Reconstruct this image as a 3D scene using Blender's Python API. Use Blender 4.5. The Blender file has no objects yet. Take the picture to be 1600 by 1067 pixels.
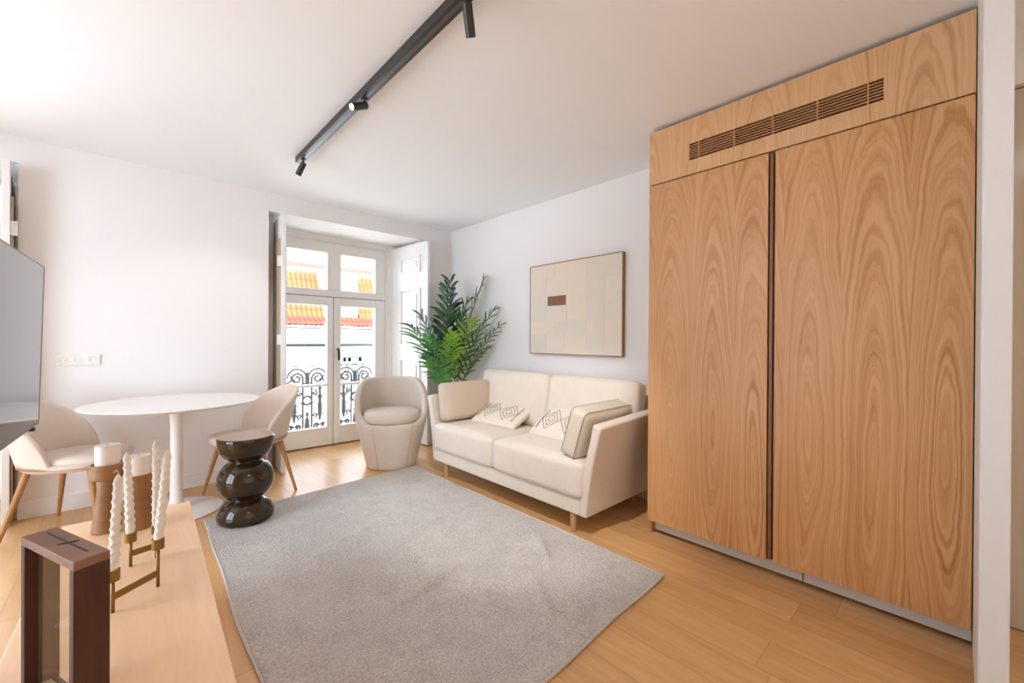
import bpy, bmesh, math, random
from mathutils import Matrix, Vector
random.seed(7)
S = bpy.context.scene
COL = S.collection
rad = math.radians

# ------------------------------------------------------------------ camera
cam_d = bpy.data.cameras.new('camera')
cam = bpy.data.objects.new('camera', cam_d)
COL.objects.link(cam)
cam_d.sensor_width = 36.0
cam_d.lens = 650.66 / 1600 * 36.0
cam_d.clip_start = 0.05
yaw, pitch, roll = rad(43.132), rad(-0.152), rad(0.324)
fw = Vector((math.sin(yaw) * math.cos(pitch), math.cos(yaw) * math.cos(pitch), math.sin(pitch)))
rt = Vector((math.cos(yaw), -math.sin(yaw), 0))
up = rt.cross(fw)
r2 = math.cos(roll) * rt + math.sin(roll) * up
u2 = -math.sin(roll) * rt + math.cos(roll) * up
M = Matrix((r2, u2, -fw)).transposed().to_4x4()
M.translation = (0, 0, 1.2)
cam.matrix_world = M
S.camera = cam

# ------------------------------------------------------------------ world, sun, exposure
SKY, SUN, EXPO = 5.9, 2.5, 1.08
w = bpy.data.worlds.new('sky')
S.world = w
w.use_nodes = True
bg = w.node_tree.nodes['Background']
bg.inputs['Color'].default_value = (0.72, 0.84, 1.0, 1)
bg.inputs['Strength'].default_value = SKY
sd = bpy.data.lights.new('sun', 'SUN')
sd.energy = SUN
sd.angle = rad(1.0)
sd.color = (1.0, 0.99, 0.95)
so = bpy.data.objects.new('sun', sd)
COL.objects.link(so)
so.rotation_euler = Vector((0.30, 0.62, -0.80)).to_track_quat('-Z', 'Y').to_euler()
so.location = (0, -8, 12)
S.view_settings.view_transform = 'Standard'
S.view_settings.look = 'None'
S.view_settings.gamma = 1.0
S.view_settings.use_curve_mapping = False
S.view_settings.exposure = EXPO
S.cycles.max_bounces = 10
S.cycles.diffuse_bounces = 6
S.cycles.glossy_bounces = 4
S.cycles.transparent_max_bounces = 12
S.cycles.caustics_reflective = False
S.cycles.caustics_refractive = False
S.cycles.sample_clamp_indirect = 6.0
S.cycles.use_denoising = True


def portal(name, loc, sx, sy, direction):
    """guides sky sampling through a window opening, gives off nothing itself"""
    d = bpy.data.lights.new(name, 'AREA')
    d.shape = 'RECTANGLE'
    d.size, d.size_y = sx, sy
    d.cycles.is_portal = True
    o = bpy.data.objects.new(name, d)
    COL.objects.link(o)
    o.location = loc
    o.rotation_euler = Vector(direction).to_track_quat('-Z', 'Z').to_euler()


portal('window_portal', (1.75, 4.99, 1.25), 1.5, 2.3, (0, -1, 0))
portal('window_portal', (-1.31, 4.99, 1.25), 1.5, 2.3, (0, -1, 0))
portal('window_portal', (-2.38, 2.35, 1.25), 1.7, 2.3, (1, 0, 0))

# ------------------------------------------------------------------ materials


def lin(h):
    h = h.lstrip('#')
    v = [int(h[i:i + 2], 16) / 255 for i in (0, 2, 4)]
    return tuple((x / 12.92 if x <= .04045 else ((x + .055) / 1.055) ** 2.4) for x in v) + (1,)


class NT:
    def __init__(self, name):
        self.m = bpy.data.materials.new(name)
        self.m.use_nodes = True
        self.t = self.m.node_tree
        self.b = self.t.nodes['Principled BSDF']
        self.out = self.t.nodes['Material Output']

    def n(self, typ, **kw):
        nd = self.t.nodes.new(typ)
        for k, v in kw.items():
            if hasattr(nd, k):
                setattr(nd, k, v)
            else:
                nd.inputs[k].default_value = v
        return nd

    def l(self, a, b):
        self.t.links.new(a, b)

    def math(self, op, a, b=None, c=None):
        nd = self.t.nodes.new('ShaderNodeMath')
        nd.operation = op
        for i, v in enumerate((a, b, c)):
            if v is None:
                continue
            if isinstance(v, (int, float)):
                nd.inputs[i].default_value = v
            else:
                self.l(v, nd.inputs[i])
        return nd.outputs[0]

    def coord(self, scale=(1, 1, 1)):
        tc = self.n('ShaderNodeTexCoord')
        mp = self.n('ShaderNodeMapping')
        mp.inputs['Scale'].default_value = scale
        self.l(tc.outputs['Object'], mp.inputs['Vector'])
        return mp.outputs[0]

    def noise(self, vec, scale, detail=3, rough=.5, dist=0):
        nd = self.n('ShaderNodeTexNoise')
        nd.inputs['Scale'].default_value = scale
        nd.inputs['Detail'].default_value = detail
        nd.inputs['Roughness'].default_value = rough
        nd.inputs['Distortion'].default_value = dist
        self.l(vec, nd.inputs['Vector'])
        return nd.outputs['Fac']

    def ramp(self, fac, stops):
        nd = self.n('ShaderNodeValToRGB')
        cr = nd.color_ramp
        while len(cr.elements) < len(stops):
            cr.elements.new(.5)
        for e, (p, c) in zip(cr.elements, stops):
            e.position = p
            e.color = lin(c) if isinstance(c, str) else c
        self.l(fac, nd.inputs[0])
        return nd.outputs[0]

    def mix(self, fac, a, b, mode='MIX'):
        nd = self.n('ShaderNodeMix')
        nd.data_type = 'RGBA'
        nd.blend_type = mode
        for i, v in ((0, fac), (6, a), (7, b)):
            if isinstance(v, (int, float, tuple)):
                nd.inputs[i].default_value = v
            else:
                self.l(v, nd.inputs[i])
        return nd.outputs[2]

    def bump(self, h, strength=.3, dist=.002):
        nd = self.n('ShaderNodeBump')
        nd.inputs['Strength'].default_value = strength
        nd.inputs['Distance'].default_value = dist
        self.l(h, nd.inputs['Height'])
        self.l(nd.outputs[0], self.b.inputs['Normal'])

    def base(self, v):
        if isinstance(v, str):
            self.b.inputs['Base Color'].default_value = lin(v)
        else:
            self.l(v, self.b.inputs['Base Color'])

    def set(self, **kw):
        for k, v in kw.items():
            self.b.inputs[k.replace('_', ' ')].default_value = v
        return self


def plain(name, col, rough=.5, metal=0.0, var=.03, scale=6, **kw):
    t = NT(name)
    t.set(Roughness=rough, Metallic=metal, **kw)
    c = lin(col)
    f = t.noise(t.coord(), scale, 2)
    t.base(t.mix(f, tuple(x * (1 - var) for x in c[:3]) + (1,), tuple(min(1, x * (1 + var)) for x in c[:3]) + (1,)))
    return t.m


def fabric(name, a, b, scale=420, strength=.35, dist=.0015, blotch=0.0):
    t = NT(name)
    t.set(Roughness=.95)
    t.b.inputs['Specular IOR Level'].default_value = .15
    t.b.inputs['Sheen Weight'].default_value = .15
    v = t.coord()
    f = t.noise(v, scale, 2, .6)
    g = t.noise(v, 7, 3, .6)
    k = t.math('ADD', t.math('MULTIPLY', f, .75), t.math('MULTIPLY', g, .25 + blotch))
    t.base(t.ramp(k, [(.3, a), (.7, b)]))
    t.bump(f, strength, dist)
    return t.m


def wood(name, a, b, axis='y', freq=28, rough=.45, stretch=14, contrast=(.3, .72)):
    """straight grain running along an axis"""
    t = NT(name)
    t.set(Roughness=rough)
    sc = [1, 1, 1]
    sc['xyz'.index(axis)] = 1 / stretch
    v = t.coord(tuple(sc))
    big = t.noise(v, freq, 4, .6, .4)
    fine = t.noise(v, freq * 7, 3, .6)
    k = t.math('ADD', t.math('MULTIPLY', big, .7), t.math('MULTIPLY', fine, .3))
    t.base(t.ramp(k, [(contrast[0], b), (contrast[1], a)]))
    t.bump(fine, .06, .001)
    return t.m


def veneer(name, a, b, c, wleaf=.227, off=0.0, vertical='z', horiz='y', rough=.42, zmid=.48):
    """crown-cut oak veneer: nested cathedral arches, one set per leaf"""
    t = NT(name)
    t.set(Roughness=rough)
    tc = t.n('ShaderNodeTexCoord')
    sp = t.n('ShaderNodeSeparateXYZ')
    t.l(tc.outputs['Object'], sp.inputs[0])
    Y = sp.outputs['XYZ'.index(horiz.upper())]
    Z = sp.outputs['XYZ'.index(vertical.upper())]
    wob = t.noise(t.coord((2.2, 2.2, .55)), 2.4, 2, .45)
    Yo = t.math('ADD', Y, off)
    q = t.math('DIVIDE', Yo, wleaf)
    idx = t.math('FLOOR', q)
    wn = t.n('ShaderNodeTexWhiteNoise')
    wn.noise_dimensions = '1D'
    t.l(t.math('ADD', idx, 3.37), wn.inputs['W'])
    rnd = wn.outputs['Value']
    wn2 = t.n('ShaderNodeTexWhiteNoise')
    wn2.noise_dimensions = '1D'
    t.l(t.math('ADD', idx, 11.7), wn2.inputs['W'])
    rnd2 = wn2.outputs['Value']
    u = t.math('MULTIPLY', t.math('SUBTRACT', t.math('FRACT', q), t.math('ADD', .42, t.math('MULTIPLY', rnd2, .16))), wleaf)
    u = t.math('ADD', u, t.math('MULTIPLY', t.math('SUBTRACT', wob, .5), .085))
    jag = t.noise(t.coord((34, 34, 14)), 1.0, 3, .55)
    zc = t.math('ADD', zmid, t.math('MULTIPLY', rnd, .35))
    dz = t.math('DIVIDE', t.math('SUBTRACT', Z, zc), 10.5)
    r = t.math('SQRT', t.math('ADD', t.math('MULTIPLY', u, u), t.math('MULTIPLY', dz, dz)))
    r = t.math('ADD', r, t.math('MULTIPLY', jag, .0085))
    r = t.math('ADD', r, t.math('MULTIPLY', t.noise(t.coord((2, 2, .8)), 3.0, 2), .022))
    # irregular growth rings along r
    rn = t.n('ShaderNodeTexNoise')
    rn.noise_dimensions = '1D'
    rn.inputs['Scale'].default_value = 1.0
    rn.inputs['Detail'].default_value = 2.5
    rn.inputs['Roughness'].default_value = .55
    t.l(t.math('MULTIPLY', t.math('ADD', r, t.math('MULTIPLY', rnd2, 3.0)), 105), rn.inputs['W'])
    s = t.math('MULTIPLY', t.math('SUBTRACT', rn.outputs[0], .38), 2.6)
    s = t.math('MINIMUM', t.math('MAXIMUM', s, 0), 1)
    fine = t.noise(t.coord((260, 260, 7)), 1.0, 3, .65)
    broad = t.noise(t.coord((9, 9, .9)), 1.0, 2)
    amp = t.math('ADD', .15, t.math('MULTIPLY', t.noise(t.coord((7, 7, 1.5)), 1.3, 2), .95))
    k = t.math('ADD', t.math('MULTIPLY', t.math('MULTIPLY', s, amp), .55),
               t.math('ADD', t.math('MULTIPLY', fine, .30), t.math('MULTIPLY', broad, .22)))
    t.base(t.ramp(k, [(.18, a), (.50, b), (.90, c)]))
    t.bump(fine, .05, .001)
    return t.m


def planks(name):
    t = NT(name)
    tc = t.n('ShaderNodeTexCoord')
    sp = t.n('ShaderNodeSeparateXYZ')
    t.l(tc.outputs['Object'], sp.inputs[0])
    X, Y = sp.outputs[0], sp.outputs[1]
    W, L = .19, 1.9
    col = t.math('FLOOR', t.math('DIVIDE', X, W))
    wn = t.n('ShaderNodeTexWhiteNoise')
    wn.noise_dimensions = '1D'
    t.l(col, wn.inputs['W'])
    yy = t.math('ADD', t.math('DIVIDE', Y, L), t.math('MULTIPLY', wn.outputs['Value'], 7.3))
    row = t.math('FLOOR', yy)
    wn2 = t.n('ShaderNodeTexWhiteNoise')
    wn2.noise_dimensions = '2D'
    cb = t.n('ShaderNodeCombineXYZ')
    t.l(col, cb.inputs[0])
    t.l(row, cb.inputs[1])
    t.l(cb.outputs[0], wn2.inputs['Vector'])
    rnd = wn2.outputs['Value']
    fx = t.math('FRACT', t.math('DIVIDE', X, W))
    fy = t.math('FRACT', yy)
    ex = t.math('MINIMUM', fx, t.math('SUBTRACT', 1, fx))
    ey = t.math('MULTIPLY', t.math('MINIMUM', fy, t.math('SUBTRACT', 1, fy)), L / W)
    gap = t.math('LESS_THAN', t.math('MINIMUM', ex, ey), .006)
    cb2 = t.n('ShaderNodeCombineXYZ')
    t.l(t.math('ADD', X, t.math('MULTIPLY', rnd, 40)), cb2.inputs[0])
    t.l(t.math('MULTIPLY', Y, .09), cb2.inputs[1])
    g = t.noise(cb2.outputs[0], 22, 5, .6, .7)
    fine = t.noise(cb2.outputs[0], 190, 3, .6)
    k = t.math('ADD', t.math('ADD', t.math('MULTIPLY', g, .62), t.math('MULTIPLY', fine, .2)), t.math('MULTIPLY', rnd, .2))
    c = t.ramp(k, [(.3, '#c2935f'), (.55, '#d6a872'), (.8, '#e2bb88')])
    t.base(t.mix(gap, c, lin('#ab7d4c')))
    t.set(Roughness=.30)
    t.b.inputs['Specular IOR Level'].default_value = .55
    t.bump(t.math('SUBTRACT', t.math('MULTIPLY', fine, .15), gap), .25, .0015)
    return t.m


def glass(name, tint=(1, 1, 1, 1), refl=.06, k=.7):
    t = NT(name)
    t.t.nodes.remove(t.b)
    tr = t.n('ShaderNodeBsdfTransparent')
    tr.inputs[0].default_value = tint
    gl = t.n('ShaderNodeBsdfGlossy')
    gl.inputs['Roughness'].default_value = .01
    mx = t.n('ShaderNodeMixShader')
    lw = t.n('ShaderNodeLayerWeight')
    lw.inputs['Blend'].default_value = .22
    t.l(t.math('ADD', t.math('MULTIPLY', lw.outputs['Fresnel'], k), refl * .3), mx.inputs[0])
    t.l(tr.outputs[0], mx.inputs[1])
    t.l(gl.outputs[0], mx.inputs[2])
    t.l(mx.outputs[0], t.out.inputs[0])
    return t.m


def emit(name, col, s):
    t = NT(name)
    t.base('#ffffff')
    t.b.inputs['Emission Color'].default_value = lin(col)
    t.b.inputs['Emission Strength'].default_value = s
    return t.m


WALL = plain('white_wall_paint', '#eeebe9', .85, var=.008, scale=2)
CEIL = plain('white_ceiling_paint', '#f4f5f6', .9, var=.006, scale=2)
LACQ = plain('white_lacquer', '#efedea', .35, var=.01)
FLOOR = planks('oak_floor_planks')
OAK = veneer('oak_veneer', '#d9aa78', '#c38e58', '#875429', .2275, .0455)
OAK2 = veneer('oak_veneer_fascia', '#e0b688', '#d0a272', '#a06d3f', .30, .1, zmid=1.2)
OAKDARK = wood('dark_oak_channel', '#8f6444', '#6b452b', 'z')
OAKTOP = wood('pale_oak_top', '#fbd2a6', '#efc093', 'y', 16)
LEGW = wood('beech_leg', '#c9a072', '#b0834f', 'z', 30)
LEGO = wood('oak_chair_leg', '#bd8a52', '#9c6a38', 'z', 30)
WALNUT = wood('walnut', '#4c2513', '#28120a', 'z', 26, .5)
WALNUTTOP = wood('walnut_top', '#916850', '#75503b', 'y', 26, .5)
TURNED = wood('turned_acacia', '#a97b4e', '#80562f', 'x', 10, .55, 6)
SOFA = fabric('cream_linen', '#d4c7b7', '#e4d9cc', 380)
PILLOW = fabric('beige_linen', '#c5b29d', '#d6c5b1', 380)
PIPEF = fabric('oatmeal_linen', '#cdbfab', '#dfd3c2', 300, blotch=.05)
TUB = fabric('taupe_cream_boucle', '#d3c5b5', '#e3d7c9', 460)
CHAIRF = fabric('blush_cream_velvet', '#dac8b9', '#e5d7ca', 500, .2)
SEAM = plain('grey_piping', '#8d8070', .8)
RUGM = fabric('grey_wool', '#a9a29b', '#e0d9d1', 110, 1.0, .012)
RUGE = fabric('grey_wool_hem', '#b3ada5', '#d8d2ca', 160, .6, .003)
BLACK = plain('black_track_metal', '#2a2624', .4, var=.05)
BLACKP = plain('black_plastic', '#1c1b1b', .45)
BRONZE = plain('brushed_bronze', '#94713f', .42, .75)
WAX = plain('ivory_wax', '#f2ebdf', .45, var=.02)
WAX.node_tree.nodes['Principled BSDF'].inputs['Subsurface Weight'].default_value = .25
WAX.node_tree.nodes['Principled BSDF'].inputs['Subsurface Radius'].default_value = (.02, .015, .01)
WICK = plain('candle_wick', '#ded4c2', .9)
GLAZE = plain('brown_glaze', '#30210f', .06, var=.25, scale=3)
SCREEN = plain('tv_glass', '#0b0b0c', .06, var=.01)
SCREEN.node_tree.nodes['Principled BSDF'].inputs['IOR'].default_value = 2.5
GLASS = glass('window_glass')
GLASS2 = glass('clear_glass', (.985, .975, .96, 1), .04, .15)
IRON = plain('wrought_iron', '#24221f', .6)
SHUTBACK = wood('bare_shutter_wood', '#c6b59c', '#b09c80', 'z')
STUCCO = plain('white_stucco', '#f1eee8', .9, var=.02)
TILE = plain('clay_tile', '#8a4c26', .9, var=.22, scale=2.2)
TILER = plain('red_clay_tile', '#8c3520', .9, var=.2, scale=3)
LEDGE = plain('tan_stone', '#5f483c', .9)
STONE = plain('pale_stone', '#ece4d6', .9)
LEAFD = None


def leaf_mat(name, a, b):
    t = NT(name)
    t.set(Roughness=.38)
    f = t.noise(t.coord(), 9, 3)
    t.base(t.ramp(f, [(.35, a), (.65, b)]))
    return t.m


LEAVES = [leaf_mat('palm_leaf', '#27602e', '#559a42'), leaf_mat('dark_palm_leaf', '#1e3d2c', '#40664a'),
          leaf_mat('fresh_palm_leaf', '#74ac34', '#a3cf55'), leaf_mat('olive_palm_leaf', '#4a6c26', '#6d8f38')]
STEM = leaf_mat('palm_stem', '#5b7a3a', '#7d9950')

# ------------------------------------------------------------------ mesh helpers
WM = {}


def thing(name, loc, label=None, cat=None, rotz=0.0, group=None, kind=None):
    o = bpy.data.objects.new(name, None)
    o.empty_display_size = .05
    COL.objects.link(o)
    o.location = loc
    o.rotation_euler = (0, 0, rotz)
    WM[o] = Matrix.Translation(Vector(loc)) @ Matrix.Rotation(rotz, 4, 'Z')
    tag(o, label, cat, group, kind)
    return o


def tag(o, label=None, cat=None, group=None, kind=None):
    if label:
        o['label'] = label
    if cat:
        o['category'] = cat
    if group:
        o['group'] = group
    if kind:
        o['kind'] = kind
    return o


def part(name, bm, mat, parent=None, smooth=False, bevel=0, seg=2, sub=0, local=False, label=None, kind=None, angle=35):
    """link one mesh object; the mesh is given in world coordinates unless local"""
    if parent is not None and not local:
        bmesh.ops.transform(bm, matrix=WM[parent].inverted(), verts=bm.verts)
    bmesh.ops.recalc_face_normals(bm, faces=bm.faces)
    me = bpy.data.meshes.new(name)
    bm.to_mesh(me)
    bm.free()
    if smooth:
        for p in me.polygons:
            p.use_smooth = True
    mats = mat if isinstance(mat, (list, tuple)) else [mat]
    for m in mats:
        me.materials.append(m)
    o = bpy.data.objects.new(name, me)
    COL.objects.link(o)
    if parent is not None:
        o.parent = parent
        WM[o] = WM[parent]
    else:
        WM[o] = Matrix()
    if bevel:
        b = o.modifiers.new('bevel', 'BEVEL')
        b.width = bevel
        b.segments = seg
        b.limit_method = 'ANGLE'
        b.angle_limit = rad(angle)
        b.harden_normals = False
    if sub:
        s = o.modifiers.new('sub', 'SUBSURF')
        s.levels = s.render_levels = sub
    if label:
        o['label'] = label
    if kind:
        o['kind'] = kind
    return o


def move_origin(o):
    """put a top-level mesh's origin at the middle of its base"""
    xs = [v.co for v in o.data.vertices]
    c = Vector(((min(v.x for v in xs) + max(v.x for v in xs)) / 2, (min(v.y for v in xs) + max(v.y for v in xs)) / 2, min(v.z for v in xs)))
    o.data.transform(Matrix.Translation(-c))
    o.location = c
    return o


def copy_tree(o, parent=None):
    c = o.copy()
    COL.objects.link(c)
    if parent is not None:
        c.parent = parent
    for ch in list(o.children):
        copy_tree(ch, c)
    return c


def BM():
    return bmesh.new()


def box(bm, x0, x1, y0, y1, z0, z1, mat=None):
    r = bmesh.ops.create_cube(bm, size=1.0)
    m = Matrix.Translation(((x0 + x1) / 2, (y0 + y1) / 2, (z0 + z1) / 2)) @ Matrix.Diagonal((abs(x1 - x0), abs(y1 - y0), abs(z1 - z0), 1))
    if mat is not None:
        m = mat @ m
    bmesh.ops.transform(bm, matrix=m, verts=r['verts'])
    return bm


def tube(bm, pts, r, seg=10, cap=True, flat=1.0):
    pts = [Vector(p) for p in pts]
    n = len(pts)
    rs = r if isinstance(r, (list, tuple)) else [r] * n
    rings = []
    t0 = (pts[1] - pts[0]).normalized()
    a = Vector((0, 0, 1)) if abs(t0.z) < .9 else Vector((1, 0, 0))
    nrm = (a - t0 * a.dot(t0)).normalized()
    for i in range(n):
        t = (pts[min(i + 1, n - 1)] - pts[max(i - 1, 0)]).normalized()
        nrm = (nrm - t * nrm.dot(t)).normalized()
        b = t.cross(nrm)
        rings.append([bm.verts.new(pts[i] + (nrm * math.cos(k * 2 * math.pi / seg) + b * math.sin(k * 2 * math.pi / seg) * flat) * rs[i]) for k in range(seg)])
    for i in range(n - 1):
        for k in range(seg):
            bm.faces.new((rings[i][k], rings[i][(k + 1) % seg], rings[i + 1][(k + 1) % seg], rings[i + 1][k]))
    if cap:
        bm.faces.new(rings[0][::-1])
        bm.faces.new(rings[-1])
    return bm


def lathe(bm, prof, c=(0, 0), seg=48):
    rings = []
    for r, z in prof:
        if r < 1e-5:
            rings.append([bm.verts.new((c[0], c[1], z))])
        else:
            rings.append([bm.verts.new((c[0] + r * math.cos(k * 2 * math.pi / seg), c[1] + r * math.sin(k * 2 * math.pi / seg), z)) for k in range(seg)])
    for a, b in zip(rings, rings[1:]):
        for k in range(seg):
            k2 = (k + 1) % seg
            if len(a) == 1 and len(b) == 1:
                continue
            if len(a) == 1:
                bm.faces.new((a[0], b[k2], b[k]))
            elif len(b) == 1:
                bm.faces.new((a[k], a[k2], b[0]))
            else:
                bm.faces.new((a[k], a[k2], b[k2], b[k]))
    return bm


def prism(bm, poly, axis, a, b):
    """extrude a 2-D polygon along an axis between a and b"""
    def P(u, v, t):
        return {'x': (t, u, v), 'y': (u, t, v), 'z': (u, v, t)}[axis]
    A = [bm.verts.new(P(u, v, a)) for u, v in poly]
    B = [bm.verts.new(P(u, v, b)) for u, v in poly]
    bm.faces.new(A)
    bm.faces.new(B[::-1])
    for i in range(len(poly)):
        j = (i + 1) % len(poly)
        bm.faces.new((A[i], B[i], B[j], A[j]))
    return bm


def cushion(bm, size, rr=.04, puff=.02, n=14, mat=None, side=0.0, pinch=0.0):
    """soft box centred on the origin; rr edge radius, puff swell of top and bottom"""
    L, W, T = (s / 2 for s in size)
    r = bmesh.ops.create_cube(bm, size=2.0)
    vs = set(r['verts'])
    es = list({e for v in vs for e in v.link_edges})
    bmesh.ops.subdivide_edges(bm, edges=es, cuts=n, use_grid_fill=True)
    vs = list(bm.verts)             # the mesh holds this one cushion only
    rr = min(rr, L, W, T)
    for v in vs:
        p = v.co.copy()
        q = Vector((p.x * L, p.y * W, p.z * T))
        c = Vector((max(-L + rr, min(L - rr, q.x)), max(-W + rr, min(W - rr, q.y)), max(-T + rr, min(T - rr, q.z))))
        d = q - c
        if d.length > 1e-9:
            # spread cube-face points evenly over the rounding
            q = c + d.normalized() * min(rr, max(abs(d.x), abs(d.y), abs(d.z)) if True else rr)
        f = (1 - p.x ** 2) * (1 - p.y ** 2)
        q.z += (1 if p.z > 0 else -1 if p.z < 0 else 0) * abs(p.z) * puff * f ** .7
        q.x += p.x * side * (1 - p.y ** 2) * (1 - p.z ** 2)
        q.y += p.y * side * (1 - p.x ** 2) * (1 - p.z ** 2)
        if pinch:
            k = (abs(p.x) * abs(p.y)) ** 6
            q.z *= 1 - pinch * k
        v.co = q
    if mat is not None:
        bmesh.ops.transform(bm, matrix=mat, verts=list(vs))
    return bm


def TRS(loc, rot=(0, 0, 0)):
    from mathutils import Euler
    return Matrix.Translation(Vector(loc)) @ Euler(rot, 'XYZ').to_matrix().to_4x4()


# ------------------------------------------------------------------ room shell
XR, YB, ZC = 2.923, 4.227, 2.515     # right wall, window wall, ceiling
XL, YN = -2.3, -3.2                  # left wall, near wall
YO = 4.98                            # outer face of the window wall


def structure(name, bm, mat, **kw):
    o = part(name, bm, mat, **kw)
    o['kind'] = 'structure'
    return o


structure('floor', box(BM(), XL - .2, XR + .2, YN - .2, YO, -.12, 0), FLOOR)
structure('ceiling', box(BM(), XL - .2, XR + .2, YN - .2, YO, ZC, ZC + .3), CEIL)
OP = [(-2.10, -.50), (.96, 2.56)]
ZT = 2.352
bm = BM()
box(bm, XL - .2, OP[0][0], YB, YO, 0, ZC)
box(bm, OP[0][1], OP[1][0], YB, YO, 0, ZC)
box(bm, OP[1][1], XR + .2, YB, YO, 0, ZC)
for a, b in OP:
    box(bm, a, b, YB, YO, ZT, ZC)
    box(bm, a, a + .085, 4.43, YO, 0, ZT)  # fillers added to make the shutter pockets shallow, so light reaches in
    box(bm, b - .036, b, 4.45, YO, 0, ZT)
    box(bm, b - .018, b, 4.27, 4.45, 0, ZT)
structure('wall_far', bm, WALL)
structure('wall_right', box(BM(), XR, XR + .2, YN - .2, YB, 0, ZC), WALL)
bm = BM()
LW = [(1.5, 3.2)]  # opening for the unseen window added for daylight
for a, b in ((YN - .2, LW[0][0]), (LW[0][1], YB)):
    box(bm, XL - .2, XL, a, b, 0, ZC)
for a, b in LW:
    box(bm, XL - .2, XL, a, b, 0, .1)
    box(bm, XL - .2, XL, a, b, 2.4, ZC)
structure('wall_left', bm, WALL)
structure('wall_near', box(BM(), XL, XR, YN - .2, YN, 0, ZC), WALL)
# white jamb beside the wardrobe and the passage door behind it
bm = BM()
box(bm, 1.895, XR, -.112, -.0495, 0, ZC)
structure('wall_jamb', bm, plain('pale_grey_jamb_paint', '#d9d8d6', .5, var=.01), bevel=.006)
bm = BM()
box(bm, 2.70, XR, -1.25, -.112, 2.27, ZC)
box(bm, 2.70, XR, YN, -1.25, 0, ZC)
structure('wall_passage', bm, WALL)
door = thing('door_1', (2.74, -.69, 0), kind='structure')
part('door_leaf', box(BM(), 2.735, 2.775, -1.245, -.116, .004, 2.265), plain('beige_gloss_door', '#c6b9a6', .12), door, bevel=.003)
bm = BM()
tube(bm, [(2.735, -1.12, 1.03), (2.69, -1.12, 1.03), (2.685, -1.10, 1.03), (2.685, -1.0, 1.03)], .009)
part('door_handle', bm, BRONZE, door, smooth=True)
# skirting with a small chamfer
for nm, sp in (('baseboard_far', [(-.50, .96), (2.56, XR)]), ):
    bm = BM()
    for a, b in sp:
        prism(bm, [(YB, 0), (YB - .014, 0), (YB - .014, .105), (YB - .009, .113), (YB, .113)], 'x', a, b)
    structure(nm, bm, LACQ)
bm = BM()
prism(bm, [(XR, 0), (XR - .014, 0), (XR - .014, .105), (XR - .009, .113), (XR, .113)], 'y', 1.33, YB - .014)
structure('baseboard_right', bm, LACQ)

# ------------------------------------------------------------------ french windows


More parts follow.
